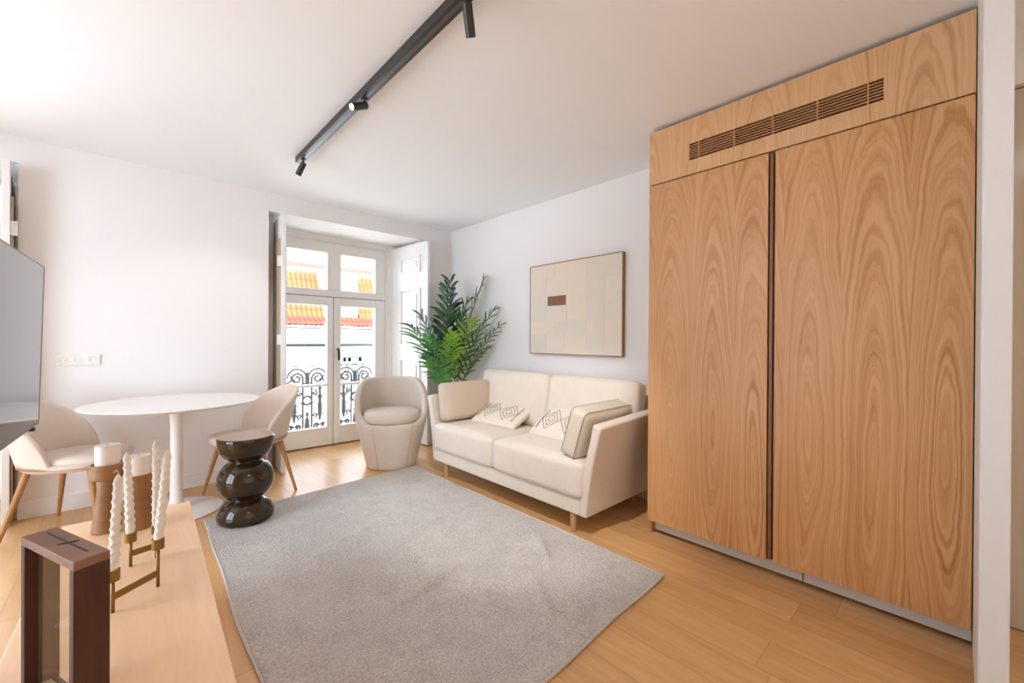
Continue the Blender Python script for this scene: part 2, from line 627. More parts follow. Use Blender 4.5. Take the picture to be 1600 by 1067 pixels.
def french_window(name, dx):
    w = thing(name, (1.76 + dx, 4.87, 0), kind='structure')
    X = lambda v: v + dx
    y0, y1 = 4.84, 4.92
    bm = BM()
    box(bm, X(.96), X(1.155), y0 - .01, y1, 0, ZT)
    box(bm, X(2.375), X(2.56), y0 - .01, y1, 0, ZT)
    box(bm, X(1.155), X(2.375), y0 - .01, y1, 2.285, ZT)
    # stepped architrave mouldings
    for k, (d, a) in enumerate(((.03, .03), (.055, .015))):
        box(bm, X(2.375 + .012 + .03 * k), X(2.56), y0 - .01 - d, y0 - .01, 0, ZT)
        box(bm, X(.96), X(1.155 - .012 - .03 * k), y0 - .01 - d, y0 - .01, 0, ZT)
        box(bm, X(1.155), X(2.375), y0 - .01 - d, y0 - .01, 2.297 + .026 * k, ZT)
    # rebates behind the joints
    box(bm, X(1.155), X(2.375), y1 - .012, y1, 1.655, 1.705)
    box(bm, X(1.735), X(1.775), y1 - .012, y1, .02, 1.655)
    box(bm, X(1.155), X(2.375), y1 - .012, y1, .0005, .035)
    part('window_frame', bm, LACQ, w, bevel=.004)
    # fixed upper light with two panes
    bm = BM()
    for a, b, c, d in ((1.155, 2.375, 2.172, 2.285), (1.155, 2.375, 1.683, 1.760), (1.155, 1.272, 1.760, 2.172), (1.687, 1.838, 1.760, 2.172), (2.252, 2.375, 1.760, 2.172)):
        box(bm, X(a), X(b), y0, y1 - .01, c, d)
    part('transom_light', bm, LACQ, w, bevel=.005)
    for a, b in ((1.272, 1.687), (1.838, 2.252)):
        part('pane', box(BM(), X(a), X(b), 4.875, 4.879, 1.760, 2.172), GLASS, w)
    for s, (a, b, c, d) in enumerate(((1.157, 1.272, 1.687, 1.752), (2.373, 2.252, 1.838, 1.758))):
        lo, hi = min(a, d), max(a, d)
        p0, p1 = min(b, c), max(b, c)
        bm = BM()
        box(bm, X(lo), X(p0), y0, y1 - .01, .012, 1.677)
        box(bm, X(p1), X(hi), y0, y1 - .01, .012, 1.677)
        box(bm, X(p0), X(p1), y0, y1 - .01, .012, .215)
        box(bm, X(p0), X(p1), y0, y1 - .01, 1.580, 1.677)
        cs = part('casement', bm, LACQ, w, bevel=.005)
        part('glazing_bar', box(BM(), X(p0), X(p1), y0 + .005, y1 - .015, .672, .698), LACQ, cs)
        part('pane', box(BM(), X(p0), X(p1), 4.875, 4.879, .215, 1.580), GLASS, cs)
    hx = X(1.797)
    bm = BM()
    box(bm, hx - .018, hx + .018, y0 - .012, y0, .99, 1.13)
    h = part('handle_plate', bm, LACQ, w, bevel=.006)
    bm = BM()
    tube(bm, [(hx, y0, 1.09), (hx, y0 - .045, 1.09), (hx, y0 - .055, 1.075), (hx, y0 - .055, .965)], [.011, .011, .013, .012])
    part('handle', bm, BLACK, w, smooth=True, label='dark metal handle')
    # folding shutters, opened square to the wall
    for side in (0, 1):
        if side:
            A, B = Vector((X(2.455), 4.80)), Vector((X(2.528), 4.075))
        else:
            A, B = Vector((X(1.105), 4.80)), Vector((X(1.046), 4.075))
        d = (B - A).normalized()
        nn = Vector((-d.y, d.x))
        if (nn.x > 0) == (side == 1):
            nn = -nn            # towards the opening
        L = (B - A).length
        Mx = Matrix(((d.x, nn.x, 0, A.x), (d.y, nn.y, 0, A.y), (0, 0, 1, 0), (0, 0, 0, 1)))
        th = .034
        sh = part('shutter', box(BM(), 0, L, -th / 2, th / 2, .012, 2.318, Mx), LACQ, w, bevel=.003)
        for z0, z1 in ((1.98, 2.18), (1.12, 1.80), (.2, .98)):
            bm = BM()
            for a, b, c, e in ((.20, .60, z0, z0 + .028), (.20, .60, z1 - .028, z1), (.20, .228, z0 + .028, z1 - .028), (.572, .60, z0 + .028, z1 - .028)):
                box(bm, a, b, th / 2, th / 2 + .014, c, e, Mx)
            box(bm, .27, .53, th / 2, th / 2 + .012, z0 + .07, z1 - .07, Mx)
            part('raised_panel', bm, LACQ, sh, bevel=.007, seg=3)
        bm = BM()
        box(bm, .03, L - .05, -th / 2 - .012, -th / 2 - .002, .03, 2.1, Mx)
        part('shutter_back', bm, SHUTBACK, sh, label='bare wooden back of the shutter')
        bm = BM()
        for z in (.45, 1.15, 1.85):
            box(bm, L - .045, L - .02, -th / 2 - .03, -th / 2, z, z + .09, Mx)
        part('hinge', bm, LACQ, sh)
    return w


french_window('window_1', 0)
french_window('window_2', -3.06)
# wide unseen window, added in the left wall to bring in daylight
for k, (wa, wb) in enumerate(LW):
    fill_window = thing('window_%d' % (k + 3), (XL - .1, (wa + wb) / 2, 0), kind='structure')
    wm = (wa + wb) / 2
    bm = BM()
    for a, b, c, d in ((wa, wa + .08, .1, 2.4), (wb - .08, wb, .1, 2.4), (wa + .08, wb - .08, .1, .18), (wa + .08, wb - .08, 2.32, 2.4), (wm - .04, wm + .04, .18, 2.32)):
        box(bm, XL - .13, XL - .06, a, b, c, d)
    part('window_frame', bm, LACQ, fill_window, bevel=.004)
    for a, b in ((wa + .08, wm - .04), (wm + .04, wb - .08)):
        part('pane', box(BM(), XL - .097, XL - .093, a, b, .18, 2.32), GLASS, fill_window)

# ------------------------------------------------------------------ balcony and street
structure('balcony_slab', box(BM(), -2.6, 3.4, YO, 5.62, -.16, -.02), STONE)
structure('street', box(BM(), -40, 40, 5.7, 40, -8.2, -8.0), STONE)


def scroll(cx, cz, y, r0, turns, a0, sgn, n=26):
    pts = []
    for i in range(n):
        t = i / (n - 1)
        a = a0 + sgn * turns * 2 * math.pi * t
        r = r0 * (1 - .82 * t)
        pts.append((cx + r * math.cos(a), y, cz + r * math.sin(a)))
    return pts


def railing(name, x0, x1, label):
    y = 5.5
    t = thing(name, ((x0 + x1) / 2, y, -.0195), label, 'railing', group=None)
    part('handrail', box(BM(), x0, x1, y - .025, y + .025, 1.108, 1.146), plain('green_painted_rail', '#2f362b', .5), t, bevel=.004, label='green painted handrail')
    part('middle_rail', box(BM(), x0, x1, y - .008, y + .008, .862, .874), IRON, t)
    bm = BM()
    box(bm, x0, x1, y - .012, y + .012, .06, .08)
    for q in (x0, (x0 + x1) / 2, x1 - .03):
        box(bm, q, q + .03, y - .015, y + .015, -.0195, 1.108 if q != (x0 + x1) / 2 else .06)
    part('bottom_rail', bm, IRON, t)
    c = 1.679
    while c - .6 > x0:
        c -= .60
    bars = []
    while c < x1 - .1:
        bm = BM()
        # a pair of bars flowing out into scrolls under the rail
        for s in (-1, 1):
            bx = c + s * .052

            def spiral(cx, cz, r0, r1, turns, n=30):
                # starts on the inner side, climbs over the top and winds in
                return [(cx - s * (r0 + (r1 - r0) * i / n) * math.cos(turns * 2 * math.pi * i / n), y,
                         cz + (r0 + (r1 - r0) * i / n) * math.sin(turns * 2 * math.pi * i / n)) for i in range(n + 1)]
            tube(bm, [(bx, y, .06), (bx, y, .45), (bx, y, .68)] + spiral(bx + s * .070, .715, .070, .020, 1.35), .0125, 6)
            tube(bm, [(c + s * .012, y, .66)] + spiral(c + s * .125, .725, .113, .100, .48, 16) + [(c + s * .225 + .045 * s * math.cos(q * .5), y, .715 - .045 * math.sin(q * .5)) for q in range(0, 9)], .0115, 6)
            tube(bm, scroll(bx + s * .035, .53, y, .034, 1.1, math.pi / 2, -s), .0105, 6)
            tube(bm, scroll(bx + s * .035, .25, y, .034, 1.1, -math.pi / 2, s), .0105, 6)
        tube(bm, [(c + .052 * math.cos(a * math.pi / 10), y, .44 + .052 * math.sin(a * math.pi / 10)) for a in range(21)], .0145, 6, cap=False)
        tube(bm, [(c, y, .62), (c, y, .66), (c, y, .72), (c, y, .78), (c, y, .80)], [.004, .022, .030, .018, .004], 8)
        tube(bm, [(c, y, .08), (c, y, .12), (c, y, .20), (c, y, .23), (c, y, .27), (c, y, .31)], [.03, .033, .028, .012, .022, .003], 8)
        tube(bm, [(c - .055, y, .655), (c + .055, y, .655)], .012, 6)
        part('scroll_bars', bm, IRON, t, smooth=True)
        # leaf baluster half way to the next pair
        for s in (-1, 1):
            lx = c + s * .15
            bm = BM()
            tube(bm, [(lx, y, .73), (lx, y, .69), (lx, y, .665)], [.003, .014, .010], 6)
            tube(bm, [(lx, y, .65), (lx, y, .60), (lx, y, .52), (lx, y, .47), (lx, y, .44), (lx, y, .38), (lx, y, .30), (lx, y, .24), (lx, y, .20), (lx, y, .165)],
                 [.030, .022, .014, .030, .018, .026, .030, .022, .016, .002], 8, flat=.5)
            for q in (-1, 1):
                tube(bm, [(lx, y, .47), (lx + q * .04, y, .50), (lx + q * .065, y, .545), (lx + q * .085, y, .53)], [.009, .008, .007, .009], 6)
                tube(bm, [(lx, y, .40), (lx + q * .045, y, .37), (lx + q * .07, y, .40), (lx + q * .085, y, .42)], [.009, .008, .007, .009], 6)
                tube(bm, [(lx, y, .28), (lx + q * .045, y, .25), (lx + q * .075, y, .235), (lx + q * .085, y, .26)], [.009, .008, .007, .009], 6)
                tube(bm, scroll(lx + q * .045, .115, y, .034, 1.3, math.pi if q > 0 else 0, -q), .0145, 6)
            part('leaf_baluster', bm, IRON, t, smooth=True)
        c += .60
    return t


railing('balcony_railing', .55, 3.05, 'black wrought iron balcony railing with scrolls and green handrail beyond the glazed double doors')

# opposite house
F = 15.0
bl = thing('townhouse', (4.0, F + 2, -8), 'white house across the street with orange clay tile mansard roof', 'building')
X0, X1 = -16, 22
bm = BM()
box(bm, X0, X1, F, F + 4, -8, 1.68)
part('facade', bm, STUCCO, bl)
bm = BM()
prism(bm, [(F, 1.46), (F - .05, 1.46), (F - .12, 1.52), (F - .12, 1.56), (F, 1.60)], 'x', X0, X1)
part('cornice', bm, plain('greenish_cornice', '#7f8278', .9), bl)
bm = BM()
box(bm, X0, X1, F + 1.1, F + 4, 1.7, 3.80)
part('attic_wall', bm, STUCCO, bl)
part('parapet', box(BM(), X0, X1, F + 1.05, F + 4.1, 3.80, 3.95), LEDGE, bl)


def tiles(x0, x1, P0, P1, rows, pitch, amp, drop):
    """barrel tiles: a ribbed sheet stepping down at each course, with thickness"""
    bm = BM()
    P0, P1 = Vector(P0), Vector(P1)
    d = (P1 - P0)
    nrm = Vector((-d.y, d.x)).normalized()
    if nrm.x > 0:
        nrm = -nrm
    nx = max(6, int((x1 - x0) / pitch * 6))
    prev = None
    for r in range(rows):
        for e in (0, 1):
            t = (r + e) / rows
            base = P0 + d * t + nrm * (drop * (1 - e))
            line = []
            for i in range(nx + 1):
                x = x0 + (x1 - x0) * i / nx
                h = amp * abs(math.sin(math.pi * x / pitch)) ** .8
                q = base + nrm * h
                line.append(bm.verts.new((x, q.x, q.y)))
            if prev:
                for i in range(nx):
                    bm.faces.new((prev[i], prev[i + 1], line[i + 1], line[i]))
            prev = line
    return bm


dorm = [(-13.2, -12.0), (-8.7, -7.5), (-4.2, -3.0), (.4, 1.6), (5.20, 6.45), (9.5, 10.7), (14.0, 15.2)]
edges = [X0] + [v for ab in dorm for v in ab] + [X1]
for a, b in zip(edges[0::2], edges[1::2]):
    part('roof_slope', tiles(a, b, (F + .18, 1.86), (F + 1.15, 3.66), 5, .16, .06, .02), TILE, bl, smooth=False)
part('eave_tiles', tiles(X0, X1, (F - .38, 1.64), (F + .28, 1.98), 2, .16, .055, .02), TILER, bl)
bm = BM()
box(bm, X0, X1, F - .3, F + .3, 1.60, 1.66)
part('eave_soffit', bm, STUCCO, bl)
for a, b in dorm:
    dm = part('dormer', box(BM(), a, b, F + .35, F + 2, 1.7, 3.66), STUCCO, bl)
    m = (a + b) / 2 + .02
    bm = BM()
    box(bm, m - .34, m + .34, F + .33, F + .36, 2.2, 3.16)
    part('dormer_window', bm, plain('dark_pane', '#5a5f60', .2), dm)
    bm = BM()
    box(bm, m - .40, m + .40, F + .27, F + .36, 3.16, 3.24)
    for q in (m - .40, m + .34):
        box(bm, q, q + .06, F + .29, F + .36, 2.14, 3.16)
    box(bm, m - .02, m + .02, F + .3, F + .34, 2.2, 3.16)
    part('dormer_frame', bm, STUCCO, dm)
    part('dormer_lintel', box(BM(), m - .42, m + .42, F + .25, F + .36, 3.42, 3.47), LEDGE, dm)
for c in (-12.6, -8.2, -3.7, 1.0, 5.9, 10.1, 14.6):
    for z0 in (-.9, -4.6):
        wn = part('window', box(BM(), c - .55, c + .55, F - .02, F + .02, z0, z0 + 1.5), plain('dark_window', '#4a4b48', .25), bl)
        bm = BM()
        box(bm, c - .62, c + .62, F - .09, F, z0 + 1.5, z0 + 1.6)
        for q in (c - .62, c + .55):
            box(bm, q, q + .07, F - .06, F, z0, z0 + 1.5)
        part('window_surround', bm, plain('grey_stone_surround', '#77756c', .8), wn)
        bm = BM()
        for q in (c - .50, c + .06):
            for zz in (z0 + .06, z0 + 1.06):
                box(bm, q, q + .10, F - .035, F - .02, zz, z0 + (1.0 if zz < z0 + 1 else 1.44))
                box(bm, q + .36, q + .46, F - .035, F - .02, zz, z0 + (1.0 if zz < z0 + 1 else 1.44))
            box(bm, q, q + .46, F - .035, F - .02, z0 + .96, z0 + 1.08)
            box(bm, q, q + .46, F - .035, F - .02, z0 + 1.30, z0 + 1.44)
        part('sash', bm, STUCCO, wn)

# ------------------------------------------------------------------ wardrobe
XC = 2.405
YA, YZ = 1.318, -.047
wd = thing('wardrobe', (2.66, .637, 0), 'tall built-in oak veneer wardrobe with two doors and long air vent above', 'wardrobe')
bm = BM()
box(bm, XC + .026, XR - .002, YA - .02, YA, 0, 2.49)
box(bm, XC + .026, XR - .002, YZ, YZ + .02, .085, 2.49)
box(bm, XR - .10, XR - .002, YZ, YZ + .02, 0, .085)
box(bm, XC + .03, XR - .002, YZ + .02, YA - .02, 2.47, 2.49)
box(bm, XC + .03, XR - .002, YZ + .02, YA - .02, .085, .105)
box(bm, XR - .012, XR - .002, YZ + .02, YA - .02, .085, 2.47)
box(bm, XC + .026, XC + .06, YZ + .02, YA - .02, 2.10, 2.168)
part('carcass', bm, wood('oak_carcass', '#c2976b', '#a67a4e', 'z'), wd)
D = .024
part('door', box(BM(), XC, XC + D, .6615, YA, .083, 2.163), OAK, wd, bevel=.0015)
part('door', box(BM(), XC, XC + D, YZ + .001, .6295, .083, 2.163), OAK, wd, bevel=.0015)
bm = BM()
box(bm, XC + .022, XC + .03, .60, .69, .09, 2.165)
box(bm, XC + .006, XC + .022, .6405, .6545, .09, 2.160)
part('handle_channel', bm, OAKDARK, wd, label='dark recessed handle channel between the doors')
# fascia as a frame round the vent opening
v0, v1, vz0, vz1 = .222, 1.069, 2.252, 2.347
bm = BM()
box(bm, XC, XC + D, YZ + .001, v0, 2.170, 2.492)
box(bm, XC, XC + D, v1, YA, 2.170, 2.492)
box(bm, XC, XC + D, v0, v1, 2.170, vz0)
box(bm, XC, XC + D, v0, v1, vz1, 2.492)
part('fascia', bm, OAK2, wd)
bm = BM()
n = 7
h = (vz1 - vz0) / n
for k in range(n):
    z = vz0 + h * (k + .5)
    if k < n - 1:
        box(bm, XC + .001, XC + .016, v0, v1, vz0 + h * (k + 1) - .0024, vz0 + h * (k + 1) + .0024)
for yy in (1.015, .827, .644, .458, .274):
    box(bm, XC + .003, XC + .018, yy - .003, yy + .003, vz0, vz1)
vt = part('air_vent', bm, wood('oak_slat', '#c99a70', '#ad7d50', 'y'), wd)
bm = BM()
box(bm, XC + .075, XC + .080, v0 - .01, v1 + .01, vz0 - .01, vz1 + .01)
box(bm, XC + .025, XC + .075, v0 - .01, v1 + .01, vz0 - .01, vz0 - .004)
box(bm, XC + .025, XC + .075, v0 - .01, v1 + .01, vz1 + .004, vz1 + .01)
box(bm, XC + .025, XC + .075, v0 - .01, v0 - .004, vz0 - .004, vz1 + .004)
box(bm, XC + .025, XC + .075, v1 + .004, v1 + .01, vz0 - .004, vz1 + .004)
part('vent_duct', bm, plain('dark_duct', '#1e120c', .9), vt, label='dark opening behind the vent slats')
bm = BM()
box(bm, XC + .055, XC + .070, .515, YA - .022, .016, .084)
box(bm, XC + .055, XC + .070, YZ, .510, .016, .084)
part('plinth', bm, plain('aluminium_plinth', '#cfcac4', .35), wd, label='pale aluminium plinth')
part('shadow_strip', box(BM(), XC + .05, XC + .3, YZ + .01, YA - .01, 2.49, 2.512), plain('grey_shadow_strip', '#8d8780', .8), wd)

# ------------------------------------------------------------------ painting
pt = thing('painting', (2.905, 2.318, 1.073), 'large framed abstract canvas of cream rectangles with one brown block above sofa', 'painting')
y0, y1, z0, z1 = 1.808, 2.832, 1.075, 1.910
xf = 2.889
cream = plain('cream_canvas', '#e4d9c9', .9, var=.02, scale=14)
part('canvas', box(BM(), xf + .004, xf + .02, y0 + .006, y1 - .006, z0 + .006, z1 - .006), cream, pt)
bm = BM()
for a, b, c, d in ((y0 - .002, y0 + .006, z0, z1), (y1 - .006, y1 + .002, z0, z1), (y0 + .006, y1 - .006, z0 - .002, z0 + .006), (y0 + .006, y1 - .006, z1 - .006, z1 + .002)):
    box(bm, xf, 2.922, a, b, c, d)
part('frame', bm, wood('brown_oak_frame', '#a37f60', '#8a6647', 'y'), pt)
creams = [plain('cream_patch', '#e5dacb', .9, var=.02, scale=14), plain('cream_patch_warm', '#e8dac8', .9, var=.02, scale=14), plain('cream_patch_grey', '#e1d8ca', .9, var=.02, scale=14)]
W_, H_ = y1 - y0 - .012, z1 - z0 - .012


def patch(bm, u0, u1, v0_, v1_, mi, lift=.0015):
    # u from the left as seen, v from the bottom
    n0 = len(bm.faces)
    box(bm, xf + .004 - lift, xf + .007, y1 - .006 - u1 * W_, y1 - .006 - u0 * W_, z0 + .006 + v0_ * H_, z0 + .006 + v1_ * H_)
    bm.faces.ensure_lookup_table()
    for f in bm.faces[n0:]:
        f.material_index = mi


cbm = BM()
k = 0
for u0, u1, v0_, v1_ in ((.0, .30, .86, 1), (.305, .66, .80, 1), (.665, 1, .78, 1), (0, .20, .66, .855), (.45, .64, .60, .795), (.645, .84, .58, .775), (.845, 1, .56, .775),
                         (.205, .445, .66, .795), (.0, .195, .36, .655), (.205, .445, .36, .53), (.45, .655, .38, .595), (.66, .835, .40, .575), (.84, 1, .36, .555),
                         (.0, .30, .22, .355), (.305, .655, .22, .355), (.66, .83, .20, .395), (.835, 1, .18, .355), (0, .20, 0, .215), (.205, .42, .06, .215), (.425, .66, .0, .215),
                         (.665, .83, 0, .195), (.835, 1, 0, .175)):
    patch(cbm, u0, u1, v0_, v1_, k % 3, .0012 + .0006 * (k % 2))
    k += 1
part('collage_pieces', cbm, creams, pt)
bm = BM()
patch(bm, .22, .432, .535, .640, 0, .003)
part('brown_patch', bm, plain('brown_patch', '#8b6248', .8, var=.08, scale=40), pt, label='brown rectangle')

# ------------------------------------------------------------------ sofa
sf = thing('sofa', (2.45, 2.38, 0), 'cream two-seat fabric sofa on short wooden legs under painting', 'sofa')


def armpoly(s, yb):
    # s=+1 left arm (far), -1 right arm (near); flared outward
    pts = []
    N = 8
    for i in range(N + 1):
        t = i / N
        pts.append((yb + s * .105 * t ** 1.5, .118 + .565 * t))
    inner = [(p[0] - s * .062, p[1] + (.018 if i == N else 0)) for i, p in enumerate(pts)]
    return pts + inner[::-1]


for s, yb in ((1, 3.235), (-1, 1.528)):
    bm = BM()
    poly = armpoly(s, yb)
    # the arm rises slightly towards the back
    A = [bm.verts.new((2.055, u, v)) for u, v in poly]
    Bv = [bm.verts.new((2.82, u, v + (.03 * (v - .118) / .565))) for u, v in poly]
    bm.faces.new(A)
    bm.faces.new(Bv[::-1])
    for i in range(len(poly)):
        j = (i + 1) % len(poly)
        bm.faces.new((A[i], Bv[i], Bv[j], A[j]))
    part('armrest', bm, SOFA, sf, bevel=.014, seg=3, smooth=True, angle=30)
bm = BM()
box(bm, 2.05, 2.84, 1.572, 3.19, .122, .225)
part('base', bm, SOFA, sf, bevel=.014, seg=3)
prism(bm := BM(), [(2.78, .14), (2.86, .14), (2.86, .80), (2.81, .80)], 'y', 1.55, 3.21)
part('back_frame', bm, SOFA, sf, bevel=.012)
for y0_, y1_ in ((2.405, 3.215), (1.548, 2.398)):
    bm = BM()
    cushion(bm, (.64, y1_ - y0_, .235), .042, .022, mat=TRS((2.35, (y0_ + y1_) / 2, .337)), side=.006)
    part('seat_cushion', bm, SOFA, sf, smooth=True)
for y0_, y1_ in ((2.362, 3.24), (1.52, 2.355)):
    bm = BM()
    m = TRS((2.668, (y0_ + y1_) / 2, .680), (0, rad(-79), 0))
    cushion(bm, (.46, y1_ - y0_, .15), .045, .03, mat=m, side=.004)
    part('back_cushion', bm, SOFA, sf, smooth=True)
for x, y in ((2.082, 1.645), (2.082, 3.05), (2.76, 1.62), (2.76, 3.05)):
    bm = BM()
    lathe(bm, [(0, .001), (.017, .001), (.022, .123), (0, .123)], (x, y), 20)
    part('leg', bm, LEGW, sf, smooth=False)

# loose cushions on the sofa
o = part('side_cushion', cushion(BM(), (.55, .335, .115), .035, .025, mat=TRS((2.345, 3.125, .648), (rad(82), 0, 0)), side=.004), PILLOW, smooth=True)
tag(o, 'plain beige side cushion standing against the sofa armrest nearest the window', 'cushion', 'side cushions on the sofa')
move_origin(o)
mR = TRS((2.335, 1.642, .618), (rad(107), 0, rad(1)))
sc = thing('side_cushion', (2.335, 1.60, .49), 'oatmeal side cushion with dark piping leaning on sofa armrest beside the wardrobe', 'cushion', group='side cushions on the sofa')
part('cover', cushion(BM(), (.56, .315, .135), .035, .022, mat=mR, side=.004), PIPEF, sc, smooth=True)
bm = BM()
for zz in (-.05, .05):
    L_, W__ = .279, .156
    pts = []
    for cx, cy, a0 in ((L_ - .03, W__ - .03, 0), (-L_ + .03, W__ - .03, 90), (-L_ + .03, -W__ + .03, 180), (L_ - .03, -W__ + .03, 270)):
        for q in range(5):
            a = rad(a0 + q * 22.5)
            pts.append(mR @ Vector((cx + .033 * math.cos(a), cy + .033 * math.sin(a), zz)))
    pts.append(pts[0])
    tube(bm, pts, .0019, 6, cap=False)
part('piping', bm, SEAM, sc, smooth=True, label='dark grey piping')


def lumbar(name, m, label, L=.53, W=.31, T=.040):
    t = thing(name, m.translation - Vector((0, 0, .04)), label, 'cushion', group='patterned lumbar cushions')
    part('cover', cushion(BM(), (W, L, T), .012, .034, mat=m, pinch=.75), PILLOW2, t, smooth=True)
    # stitched lozenge pattern on the upper face
    bm = BM()

    def st(u, v, u1, v1):
        k = max(2, int(math.hypot(u1 - u, v1 - v) / .018))
        for i in range(k):
            a, b = i / k, (i + .62) / k
            P = []
            for q in (a, b):
                x, y = u + (u1 - u) * q, v + (v1 - v) * q
                px, py = x / (W / 2), y / (L / 2)
                z = T / 2 + .034 * ((1 - px ** 2) * (1 - py ** 2)) ** .7 + .0005
                P.append(m @ Vector((x, y, z)))
            tube(bm, P, .0026, 5)
    for r in (.035, .07, .105):
        for c in (-.105, .105):
            for a, b in (((r, 0), (0, r)), ((0, r), (-r, 0)), ((-r, 0), (0, -r)), ((0, -r), (r, 0))):
                st(a[0], c + a[1], b[0], c + b[1])
    for v in (-.215, -.2, .2, .215):
        st(-.1, v, .1, v)
    part('stitching', bm, plain('dark_stitching', '#4a4038', .9), t, label='dark stitched lozenge pattern')
    return t


PILLOW2 = fabric('ivory_cotton', '#dccfbd', '#e8ddce', 330)
lumbar('lumbar_cushion', TRS((2.470, 2.76, .535), (0, rad(-26), rad(3))), 'stitched lumbar cushion lying on the sofa half nearest the window')
lumbar('lumbar_cushion', TRS((2.470, 2.05, .553), (0, rad(-36), rad(-4))), 'stitched lumbar cushion tucked behind the piped side cushion')

# ------------------------------------------------------------------ upholstered shells


def shell(bm, R, z0, h, lean, th, foot=.08, n=56, ex=2.3, base=1.0, floor_in=.05, round_b=True):
    """bucket with a rim of varying height; +x is the front. R(a), h(a), lean(a) take the angle from the BACK"""
    rings = []

    def P(a, r, z):
        c, s = math.cos(a), math.sin(a)
        k = (abs(c) ** ex + abs(s) ** ex) ** (-1 / ex)
        return Vector((-c * k * r, s * k * r, z))
    for i in range(n):
        a = 2 * math.pi * i / n
        hh = h(a)
        ln = lean(a)
        Ra = R(a)
        col = []
        if round_b:
            col += [P(a, Ra * f * base, z0 + dz) for f, dz in ((.35, 0), (.7, 0), (.86, .006), (.95, .024), (.99, .05))]
        else:
            col += [P(a, Ra * f * base, z0 + dz) for f, dz in ((.35, 0), (.8, 0), (.985, 0), (1, .012), (1.005, .03))]
        zs = z0 + foot
        for q in range(8):
            t = q / 7
            z = zs + (hh - zs) * t
            col.append(P(a, Ra * (base + (1 - base) * min(1, (z - z0) / .5)) + ln * (z - zs), z))
        ro = Ra * (base + (1 - base) * min(1, (hh - z0) / .5)) + ln * (hh - zs)
        for f, dz in ((.10, .30), (.32, .46), (.55, .5), (.8, .38), (.97, .15)):
            col.append(P(a, ro - th * f, hh + th * dz))
        zi = z0 + floor_in
        for q in range(7):
            t = q / 6
            z = hh - .01 + (zi - hh + .01) * t
            rr_ = Ra * (base + (1 - base) * min(1, (z - z0) / .5)) + ln * max(0, z - zs) - th
            col.append(P(a, max(.02, rr_), z))
        col.append(P(a, max(.02, (Ra * base - th) * .6), zi))
        rings.append([bm.verts.new(p) for p in col])
    m = len(rings[0])
    for i in range(n):
        a, b = rings[i], rings[(i + 1) % n]
        for k in range(m - 1):
            bm.faces.new((a[k], a[k + 1], b[k + 1], b[k]))
    bm.faces.new([r[0] for r in rings])
    bm.faces.new([r[-1] for r in rings][::-1])
    return bm


def pad(bm, rx, ry, z0, z1, ex=2.5, n=48, cx=0.0):
    prof = [(0, z0), (.6, z0), (.93, z0 + .003), (.985, z0 + (z1 - z0) * .25), (1, z0 + (z1 - z0) * .5), (.975, z0 + (z1 - z0) * .75), (.9, z0 + (z1 - z0) * .92), (.6, z1), (.25, z1 + .004), (0, z1 + .005)]
    rings = []
    for f, z in prof:
        if f == 0:
            rings.append([bm.verts.new((cx, 0, z))])
            continue
        ring = []
        for i in range(n):
            a = 2 * math.pi * i / n
            c, s = math.cos(a), math.sin(a)
            k = (abs(c) ** ex + abs(s) ** ex) ** (-1 / ex)
            ring.append(bm.verts.new((cx + c * k * rx * f, s * k * ry * f, z)))
        rings.append(ring)
    for a, b in zip(rings, rings[1:]):
        for k in range(n):
            j = (k + 1) % n
            if len(a) == 1:
                bm.faces.new((a[0], b[j], b[k]))
            elif len(b) == 1:
                bm.faces.new((a[k], a[j], b[0]))
            else:
                bm.faces.new((a[k], a[j], b[j], b[k]))
    return bm


def sm(t):
    t = max(0, min(1, t))
    return t * t * (3 - 2 * t)


def make_chair(loc, rot, label):
    t = thing('dining_chair', loc, label, 'chair', rot, 'upholstered dining chairs')
    z0 = .390
    hf = lambda a: z0 + .040 + .375 * max(0, min(1, (math.cos(a) - .02) / .98)) ** .62
    lf = lambda a: .20 * max(0, math.cos(a)) + .06
    part('shell', shell(BM(), lambda a: .243 + .015 * max(0, -math.cos(a)), z0, hf, lf, .034, foot=.035, floor_in=.028), CHAIRF, t, smooth=True, local=True)
    part('seat', pad(BM(), .240, .214, .420, .482, cx=.026), CHAIRF, t, smooth=True, local=True)
    for sx in (1, -1):
        for sy in (1, -1):
            bm = BM()
            tube(bm, [(sx * .15, sy * .15, .405), (sx * .235, sy * .235, .001)], [.0185, .0095], 14)
            part('leg', bm, LEGO, t, local=True)
    return t


make_chair((-.205, 3.825, 0), rad(-26.5), 'cream upholstered dining chair left of the round table, nearest the television')
make_chair((.735, 3.77, 0), rad(192), 'blush cream dining chair right of the round table, in front of the glazed doors')

# tub chair
face = math.atan2(-3.73, -1.91) + rad(2)
tb = thing('tub_armchair', (1.91, 3.735, 0), 'taupe cream round tub armchair between the glazed doors and the sofa', 'armchair', face)
hf = lambda a: .400 + .390 * sm((math.cos(a) + .80) / 1.62) ** .9
part('shell', shell(BM(), lambda a: .335, .004, hf, lambda a: .02, .062, foot=.05, base=.70, ex=2.08, floor_in=.36, round_b=False), TUB, tb, smooth=True, local=True)
part('seat_cushion', pad(BM(), .268, .262, .430, .538, ex=2.15, cx=.050), TUB, tb, smooth=True, local=True)
for a in (rad(32), rad(-32)):
    bm = BM()
    pts = []
    for q in range(8):
        z = .02 + .40 * q / 7
        r = .335 * (.70 + .30 * min(1, z / .5)) + .0015 + .02 * max(0, z - .05)
        pts.append((math.cos(a) * r, math.sin(a) * r, z))
    tube(bm, pts, .002, 6)
    part('seam', bm, SEAM, tb, local=True)
part('foot_ring', lathe(BM(), [(0, .0005), (.215, .0005), (.215, .01), (0, .01)], (0, 0), 40), BLACKP, tb, local=True)

